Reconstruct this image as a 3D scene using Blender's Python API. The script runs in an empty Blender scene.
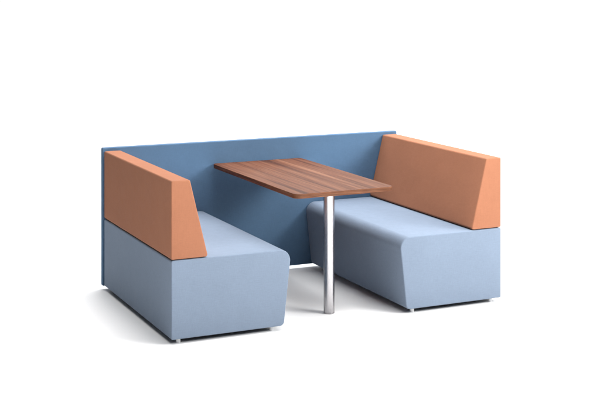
import bpy, bmesh, math, random
from mathutils import Vector, Matrix
random.seed(3)
S = bpy.context.scene
C = S.collection
PI = math.pi

# ------------------------------------------------------------------ materials
def new_mat(name):
    m = bpy.data.materials.new(name); m.use_nodes = True
    nt = m.node_tree
    return m, nt, nt.nodes, nt.links, nt.nodes['Principled BSDF']

def fabric(name, col, sheen=0.03, rough=0.85, var=0.06):
    """plain woven upholstery wool"""
    m, nt, N, L, P = new_mat(name)
    tc = N.new('ShaderNodeTexCoord')
    # colour: melange flecks and a broad faint mottling
    n1 = N.new('ShaderNodeTexNoise'); n1.inputs['Scale'].default_value = 420; n1.inputs['Detail'].default_value = 3
    n2 = N.new('ShaderNodeTexNoise'); n2.inputs['Scale'].default_value = 5; n2.inputs['Detail'].default_value = 4
    L.new(tc.outputs['Object'], n1.inputs['Vector']); L.new(tc.outputs['Object'], n2.inputs['Vector'])
    ad = N.new('ShaderNodeMath'); ad.operation = 'MULTIPLY_ADD'; ad.inputs[1].default_value = 0.65
    L.new(n1.outputs['Fac'], ad.inputs[0])
    m2 = N.new('ShaderNodeMath'); m2.operation = 'MULTIPLY'; m2.inputs[1].default_value = 0.35
    L.new(n2.outputs['Fac'], m2.inputs[0]); L.new(m2.outputs[0], ad.inputs[2])
    mr = N.new('ShaderNodeMapRange'); mr.inputs['From Min'].default_value = 0.3; mr.inputs['From Max'].default_value = 0.7
    mr.inputs['To Min'].default_value = 1 - var; mr.inputs['To Max'].default_value = 1 + var
    L.new(ad.outputs[0], mr.inputs['Value'])
    # slubs: slightly thicker, paler yarns running up and across the cloth
    sl = []
    for v in ((1, 1, .12), (.12, .12, 1)):
        mp = N.new('ShaderNodeMapping'); mp.inputs['Scale'].default_value = v; L.new(tc.outputs['Object'], mp.inputs[0])
        q = N.new('ShaderNodeTexNoise'); q.inputs['Scale'].default_value = 250; q.inputs['Detail'].default_value = 2
        L.new(mp.outputs[0], q.inputs['Vector']); sl.append(q)
    sa = N.new('ShaderNodeMath'); sa.operation = 'ADD'; L.new(sl[0].outputs['Fac'], sa.inputs[0]); L.new(sl[1].outputs['Fac'], sa.inputs[1])
    sr = N.new('ShaderNodeMapRange'); sr.inputs['From Min'].default_value = .7; sr.inputs['From Max'].default_value = 1.3
    sr.inputs['To Min'].default_value = .955; sr.inputs['To Max'].default_value = 1.045; L.new(sa.outputs[0], sr.inputs['Value'])
    sm = N.new('ShaderNodeMath'); sm.operation = 'MULTIPLY'; L.new(mr.outputs[0], sm.inputs[0]); L.new(sr.outputs[0], sm.inputs[1])
    mx = N.new('ShaderNodeVectorMath'); mx.operation = 'SCALE'; mx.inputs[0].default_value = col
    L.new(sm.outputs[0], mx.inputs['Scale']); L.new(mx.outputs[0], P.inputs['Base Color'])
    P.inputs['Roughness'].default_value = rough
    P.inputs['Specular IOR Level'].default_value = 0.1
    P.inputs['Sheen Weight'].default_value = sheen
    P.inputs['Sheen Roughness'].default_value = 0.45
    P.inputs['Sheen Tint'].default_value = (1, 1, 1, 1)
    # bump: fine irregular weave + slow puckers
    nw = N.new('ShaderNodeTexNoise'); nw.inputs['Scale'].default_value = 330; nw.inputs['Detail'].default_value = 4; nw.inputs['Roughness'].default_value = .7
    L.new(tc.outputs['Object'], nw.inputs['Vector'])
    b1 = N.new('ShaderNodeBump'); b1.inputs['Strength'].default_value = 0.35; b1.inputs['Distance'].default_value = 0.0012
    L.new(nw.outputs['Fac'], b1.inputs['Height'])
    n3 = N.new('ShaderNodeTexNoise'); n3.inputs['Scale'].default_value = 7; n3.inputs['Detail'].default_value = 2
    L.new(tc.outputs['Object'], n3.inputs['Vector'])
    b2 = N.new('ShaderNodeBump'); b2.inputs['Strength'].default_value = 0.5; b2.inputs['Distance'].default_value = 0.009
    L.new(n3.outputs['Fac'], b2.inputs['Height']); L.new(b1.outputs[0], b2.inputs['Normal'])
    L.new(b2.outputs[0], P.inputs['Normal'])
    return m

def walnut(name, edge=False):
    """walnut veneer, grain running along Y; cathedral figure from stretched noise"""
    m, nt, N, L, P = new_mat(name)
    tc = N.new('ShaderNodeTexCoord')
    def noise(scale_vec, scale, detail, rough=.55, dist=0.0):
        mp = N.new('ShaderNodeMapping'); mp.inputs['Scale'].default_value = (.06, .06, 1.6) if edge else scale_vec
        L.new(tc.outputs['Object'], mp.inputs['Vector'])
        n = N.new('ShaderNodeTexNoise'); n.inputs['Scale'].default_value = scale
        n.inputs['Detail'].default_value = detail; n.inputs['Roughness'].default_value = rough
        n.inputs['Distortion'].default_value = dist
        L.new(mp.outputs[0], n.inputs['Vector']); return n
    broad = noise((1, .013, 1), 34, 3, .6, .12)
    fine = noise((1, .012, 1), 95, 5, .65, .2)
    pore = noise((1, .035, 1), 420, 2)
    r1 = N.new('ShaderNodeValToRGB'); e = r1.color_ramp.elements
    e[0].position = .32; e[0].color = (.11, .042, .025, 1)
    e[1].position = .70; e[1].color = (.53, .265, .17, 1)
    for pos, c in ((.41, (.235, .090, .050, 1)), (.47, (.36, .150, .085, 1)), (.52, (.31, .125, .073, 1)), (.58, (.46, .21, .125, 1)), (.64, (.33, .135, .075, 1))):
        k = e.new(pos); k.color = c
    L.new(broad.outputs['Fac'], r1.inputs[0])
    r2 = N.new('ShaderNodeValToRGB'); e = r2.color_ramp.elements
    e[0].position = .33; e[0].color = (.64, .60, .58, 1); e[1].position = .62; e[1].color = (1.12, 1.1, 1.08, 1)
    L.new(fine.outputs['Fac'], r2.inputs[0])
    mu = N.new('ShaderNodeVectorMath'); mu.operation = 'MULTIPLY'
    L.new(r1.outputs[0], mu.inputs[0]); L.new(r2.outputs[0], mu.inputs[1])
    pr = N.new('ShaderNodeMapRange'); pr.inputs['From Min'].default_value = .3; pr.inputs['From Max'].default_value = .5
    pr.inputs['To Min'].default_value = .8; pr.inputs['To Max'].default_value = 1.0
    L.new(pore.outputs['Fac'], pr.inputs['Value'])
    sc = N.new('ShaderNodeVectorMath'); sc.operation = 'SCALE'
    L.new(mu.outputs[0], sc.inputs[0]); L.new(pr.outputs[0], sc.inputs['Scale'])
    dk = N.new('ShaderNodeVectorMath'); dk.operation = 'MULTIPLY'; dk.inputs[1].default_value = (.34, .315, .275)
    L.new(sc.outputs[0], dk.inputs[0]); L.new(dk.outputs[0], P.inputs['Base Color'])
    P.inputs['Roughness'].default_value = .5
    P.inputs['Specular IOR Level'].default_value = .12
    b = N.new('ShaderNodeBump'); b.inputs['Strength'].default_value = .15; b.inputs['Distance'].default_value = .0004
    L.new(pore.outputs['Fac'], b.inputs['Height']); L.new(b.outputs[0], P.inputs['Normal'])
    return m

def brushed(name):
    m, nt, N, L, P = new_mat(name)
    P.inputs['Base Color'].default_value = (.38, .37, .38, 1)
    P.inputs['Metallic'].default_value = 1
    tc = N.new('ShaderNodeTexCoord'); mp = N.new('ShaderNodeMapping'); mp.inputs['Scale'].default_value = (1, 1, .02)
    n = N.new('ShaderNodeTexNoise'); n.inputs['Scale'].default_value = 900; n.inputs['Detail'].default_value = 2
    L.new(tc.outputs['Object'], mp.inputs[0]); L.new(mp.outputs[0], n.inputs['Vector'])
    r = N.new('ShaderNodeMapRange'); r.inputs['To Min'].default_value = .25; r.inputs['To Max'].default_value = .31
    L.new(n.outputs['Fac'], r.inputs['Value']); L.new(r.outputs[0], P.inputs['Roughness'])
    return m

def plain(name, col, rough=.5, metal=0.0, noise=0.03):
    m, nt, N, L, P = new_mat(name)
    tc = N.new('ShaderNodeTexCoord'); n = N.new('ShaderNodeTexNoise'); n.inputs['Scale'].default_value = 60
    L.new(tc.outputs['Object'], n.inputs['Vector'])
    r = N.new('ShaderNodeMapRange'); r.inputs['To Min'].default_value = 1-noise; r.inputs['To Max'].default_value = 1+noise
    L.new(n.outputs['Fac'], r.inputs['Value'])
    s = N.new('ShaderNodeVectorMath'); s.operation = 'SCALE'; s.inputs[0].default_value = col
    L.new(r.outputs[0], s.inputs['Scale']); L.new(s.outputs[0], P.inputs['Base Color'])
    P.inputs['Roughness'].default_value = rough; P.inputs['Metallic'].default_value = metal
    return m

BLUE = fabric('light_blue_wool', (.169, .212, .278))
ORANGE = fabric('terracotta_wool', (.294, .124, .070))
NAVY = fabric('denim_blue_wool', (.080, .144, .235), var=.05)
WOOD = walnut('walnut_veneer'); WOOD_EDGE = walnut('walnut_edge_band', True)
STEEL = brushed('brushed_steel')
GLIDE = plain('white_nylon', (.82, .82, .82), .35)
DARK = plain('black_underside_cloth', (.02, .02, .022), .9)
PLATE = plain('black_steel_plate', (.03, .03, .03), .5)
FLOOR = plain('white_studio_floor', (.90, .90, .90), .6, noise=.004)
FLOOR.node_tree.nodes['Principled BSDF'].inputs['Specular IOR Level'].default_value = .1

# ------------------------------------------------------------------ mesh helpers
def link(name, bm, m, parent=None, wn=True):
    bmesh.ops.recalc_face_normals(bm, faces=bm.faces)
    me = bpy.data.meshes.new(name); bm.to_mesh(me); bm.free()
    for p in me.polygons: p.use_smooth = len(p.vertices) <= 4   # the big end caps stay flat
    me.materials.append(m)
    o = bpy.data.objects.new(name, me); C.objects.link(o)
    if parent: o.parent = parent
    if wn:
        w = o.modifiers.new('wn', 'WEIGHTED_NORMAL'); w.weight = 100; w.keep_sharp = False
    return o

def round_poly(corners, seg=10):
    """corners: (x, z, radius) -> list of 2D points with arcs at the corners"""
    out = []; n = len(corners)
    for i, (x, z, r) in enumerate(corners):
        p = Vector((x, z)); a = Vector(corners[i-1][:2]) - p; b = Vector(corners[(i+1) % n][:2]) - p
        a.normalize(); b.normalize()
        ang = a.angle(b); t = r/math.tan(ang/2)
        bis = (a+b).normalized(); c = p + bis*(r/math.sin(ang/2))
        s = p+a*t-c; e = p+b*t-c
        a0 = math.atan2(s.y, s.x); d = math.atan2(s.x*e.y-s.y*e.x, s.dot(e))
        for k in range(seg+1):
            th = a0+d*k/seg
            out.append((c.x+r*math.cos(th), c.y+r*math.sin(th)))
    return out

def inset_ring(pts, inset):
    """inset of a closed, densely arced outline along its vertex normals"""
    n = len(pts); area = sum(pts[i][0]*pts[(i+1) % n][1]-pts[(i+1) % n][0]*pts[i][1] for i in range(n))
    sg = 1 if area > 0 else -1; res = []
    for i in range(n):
        a = Vector(pts[i])-Vector(pts[i-1]); b = Vector(pts[(i+1) % n])-Vector(pts[i])
        a.normalize(); b.normalize()
        nr = Vector((a.y, -a.x))+Vector((b.y, -b.x)); nr.normalize(); nr *= sg
        k = 1/max(.5, nr.dot(Vector((a.y, -a.x))*sg))
        res.append((pts[i][0]-nr.x*inset*k, pts[i][1]-nr.y*inset*k))
    return res

def prism(outline, y0, y1, bev0, bev1, seg=5, axis='Y', puff=0.0):
    """outline extruded along an axis, both end rims rounded over, end faces very slightly crowned"""
    bm = bmesh.new(); rings = []
    def P(u, v, w): return (u, w, v) if axis == 'Y' else (u, v, w)
    def ring(ins, w):
        q = inset_ring(outline, ins) if ins > 0 else outline
        rings.append([bm.verts.new(P(u, v, w)) for u, v in q])
    for k in range(seg+1):
        t = PI/2*k/seg
        ring(bev0*(1-math.sin(t)), y0+bev0*(1-math.cos(t)))
    for k in range(seg, -1, -1):
        t = PI/2*k/seg
        ring(bev1*(1-math.sin(t)), y1-bev1*(1-math.cos(t)))
    n = len(outline)
    for a, b in zip(rings, rings[1:]):
        for i in range(n): bm.faces.new((a[i], a[(i+1) % n], b[(i+1) % n], b[i]))
    bm.faces.new(rings[0]); bm.faces.new(list(reversed(rings[-1])))
    return bm

def lathe(prof, seg=48, c=(0, 0)):
    bm = bmesh.new(); rings = []
    for r, z in prof:
        rings.append([bm.verts.new((c[0]+r*math.cos(2*PI*k/seg), c[1]+r*math.sin(2*PI*k/seg), z)) for k in range(seg)])
    for a, b in zip(rings, rings[1:]):
        for i in range(seg): bm.faces.new((a[i], a[(i+1) % seg], b[(i+1) % seg], b[i]))
    for r_ in rings:
        for i in range(seg):
            e = bm.edges.get((r_[i], r_[(i+1) % seg]))
            if e: e.smooth = False
    bm.faces.new(rings[0]); bm.faces.new(list(reversed(rings[-1])))
    return bm

def thing(name, label, cat, loc, group=None):
    o = bpy.data.objects.new(name, None); C.objects.link(o); o.location = loc; o.empty_display_size = .1
    o['label'] = label; o['category'] = cat
    if group: o['group'] = group
    return o

# ------------------------------------------------------------------ dimensions (metres)
W, TP, HP = 2.084, .035, .880         # back screen
ZB, ZS, ZT = .026, .442, .860         # underside, seat, top of backrest
LEN = 1.272                            # bench length out from the screen
D, D2 = .694, .648                     # seat depth at top and at floor
T1, T2 = .105, .207                    # backrest thickness, top and bottom

# ------------------------------------------------------------------ the two benches
def bench(mir, label, x0):
    t = thing('bench_sofa', label, 'sofa', (x0, 0, 0), 'upholstered benches facing each other across the table')
    s = -1 if mir else 1
    seat = round_poly([(0, ZB, .010), (0, ZS, .011), (s*D, ZS, .062), (s*D2, ZB, .026)], 14)
    link('seat', prism(seat, -LEN, -.004, .0065, .0065), BLUE, t)
    back = round_poly([(0, ZS+.004, .011), (0, ZT, .009), (s*T1, ZT, .010), (s*T2, ZS+.004, .012)], 8)
    link('backrest', prism(back, -LEN+.0015, -.004, .0065, .0065), ORANGE, t)
    for fx in (.052, D2-.058):
        for fy in (-LEN+.040, -.07):
            link('foot', lathe([(.0115, 0), (.0125, .001), (.0125, ZB-.003), (.0115, ZB-.001)], 32, (s*fx, fy)), GLIDE, t, False)
    under = round_poly([(s*.03, ZB-.004, .005), (s*.03, ZB+.006, .002), (s*(D2-.03), ZB+.006, .002), (s*(D2-.03), ZB-.004, .005)], 3)
    link('base_cloth', prism(under, -LEN+.03, -.03, .002, .002, 2), DARK, t)
    return t

bench(False, 'light blue bench left of the table, terracotta backrest showing its shaded outer side', .009)
bench(True, 'light blue bench right of the table, terracotta backrest showing its sloping inner side', W-.008)

# ------------------------------------------------------------------ back screen
sc = thing('screen_panel', 'low denim blue fabric screen standing behind both benches and the table', 'screen', (0, 0, 0))
out = round_poly([(0, ZB, .007), (0, HP, .010), (W, HP, .010), (W, ZB, .007)], 5)
link('board', prism(out, 0, TP, .0055, .0055), NAVY, sc)
for fx in (.08, W-.08):
    link('foot', lathe([(.0115, 0), (.0125, .001), (.0125, ZB-.003), (.0115, ZB-.001)], 32, (fx, TP/2)), GLIDE, sc, False)

# ------------------------------------------------------------------ table
TX0, TX1, TY0, TY1, TZ, TT = .722, 1.347, -.010, -1.276, .740, .027
tb = thing('table', 'rectangular walnut veneer table on a single steel post between the two benches', 'table', (1.038, -1.057, 0))
r = .042
top = [(x-1.038, y+1.057) for x, y in round_poly([(TX0, TY1, r), (TX1, TY1, r), (TX1, TY0, .025), (TX0, TY0, .025)], 10)]
tt = link('tabletop', prism(top, TZ-TT, TZ, .004, .003, 4, axis='Z'), WOOD, tb)
tt.data.materials.append(WOOD_EDGE)
for p in tt.data.polygons:
    if abs(p.normal.z) < .6: p.material_index = 1
link('post', lathe([(.0300, .0065), (.0310, .0075), (.0310, TZ-TT-.010), (.0300, TZ-TT-.008)], 96), STEEL, tb, False)
link('floor_glide', lathe([(.0305, 0), (.0312, .001), (.0312, .005), (.0298, .0058), (.0298, .0068)], 96), STEEL, tb, False)
link('mounting_plate', lathe([(.055, TZ-TT-.008), (.06, TZ-TT-.007), (.06, TZ-TT-.0005), (.058, TZ-TT-.0003)], 48), PLATE, tb)

# ------------------------------------------------------------------ studio sweep: floor that curves up into the backdrop
yaw = .4372
fw = Vector((math.sin(yaw), math.cos(yaw), 0)); rt = Vector((math.cos(yaw), -math.sin(yaw), 0)); o0 = Vector((1, -.6, 0))
prof = [(-12, 0), (-6, 0), (-3, 0), (0, 0), (3, 0)]
R = 2.2; d0 = 4.5
for k in range(25):
    a = PI/2*k/24; prof.append((d0+R*math.sin(a), R*(1-math.cos(a))))
prof.append((d0+R, 5.0))
bm = bmesh.new(); rows = []
for d, z in prof:
    rows.append([bm.verts.new(o0+fw*d+rt*w+Vector((0, 0, z))) for w in (-4.5, -2, 1, 5, 9)])
for a, b in zip(rows, rows[1:]):
    for i in range(4): bm.faces.new((a[i], a[i+1], b[i+1], b[i]))
fl = link('floor', bm, FLOOR, wn=False); fl['kind'] = 'structure'

# ------------------------------------------------------------------ studio lamps
def area(name, loc, target, sx, sy, power, col=(1, 1, 1), spread=180):
    l = bpy.data.lights.new(name, 'AREA'); l.shape = 'RECTANGLE'; l.size = sx; l.size_y = sy
    l.energy = power; l.color = col; l.spread = math.radians(spread)
    o = bpy.data.objects.new(name, l); C.objects.link(o); o.location = loc
    o.rotation_euler = (Vector(target)-Vector(loc)).to_track_quat('-Z', 'Y').to_euler()
    return o
area('overhead_softbox', (1.5, -.8, 3.6), (1.5, -.8, 0), 2.8, 3, 192)
area('grid_ceiling_softbox', (1.3, -1.0, 4.2), (1.3, -1.0, 0), 6, 6, 85, spread=75)
area('foreground_softbox', (.1, -4.4, 4.0), (.1, -4.4, 0), 5, 3, 350, spread=40)
area('key_softbox', (4.6, -4.8, 3.4), (1.3, -.8, .4), 2.4, 2.0, 345, (1, .99, .97))
area('side_softbox', (5.0, -3.0, 2.6), (1.3, -.8, .4), 2.4, 2.0, 135, (1, .99, .97))
area('rear_top_softbox', (1.6, 2.4, 4.0), (1.3, -.5, .4), 4, 1.5, 30)
area('left_floor_fill', (-1.25, -1.3, 3.2), (-1.25, -1.3, 0), 1.0, 4.5, 14, spread=40)  # added fill, lightens the floor shadow beside the left bench
area('backdrop_softbox', o0+fw*2.6+rt*.3+Vector((0, 0, 4.2)), o0+fw*5.5+rt*.3, 8, 1.5, 285)

w = bpy.data.worlds.new('World'); S.world = w; w.use_nodes = True
bg = w.node_tree.nodes['Background']; bg.inputs[0].default_value = (.93, .96, 1, 1); bg.inputs[1].default_value = .07

# ------------------------------------------------------------------ camera
cam = bpy.data.cameras.new('camera'); co = bpy.data.objects.new('camera', cam); C.objects.link(co); S.camera = co
co.location = (-2.0841, -7.3494, 1.8978)
co.rotation_euler = (PI/2-.0012, 0, -yaw)
cam.sensor_width = 36; cam.lens = 1220.18*36/600
cam.shift_x = -.53/600; cam.shift_y = -215.2/600
cam.clip_start = .1; cam.clip_end = 200

S.render.engine = 'CYCLES'
S.view_settings.view_transform = 'Standard'; S.view_settings.look = 'None'
S.view_settings.exposure = 0; S.view_settings.gamma = 1
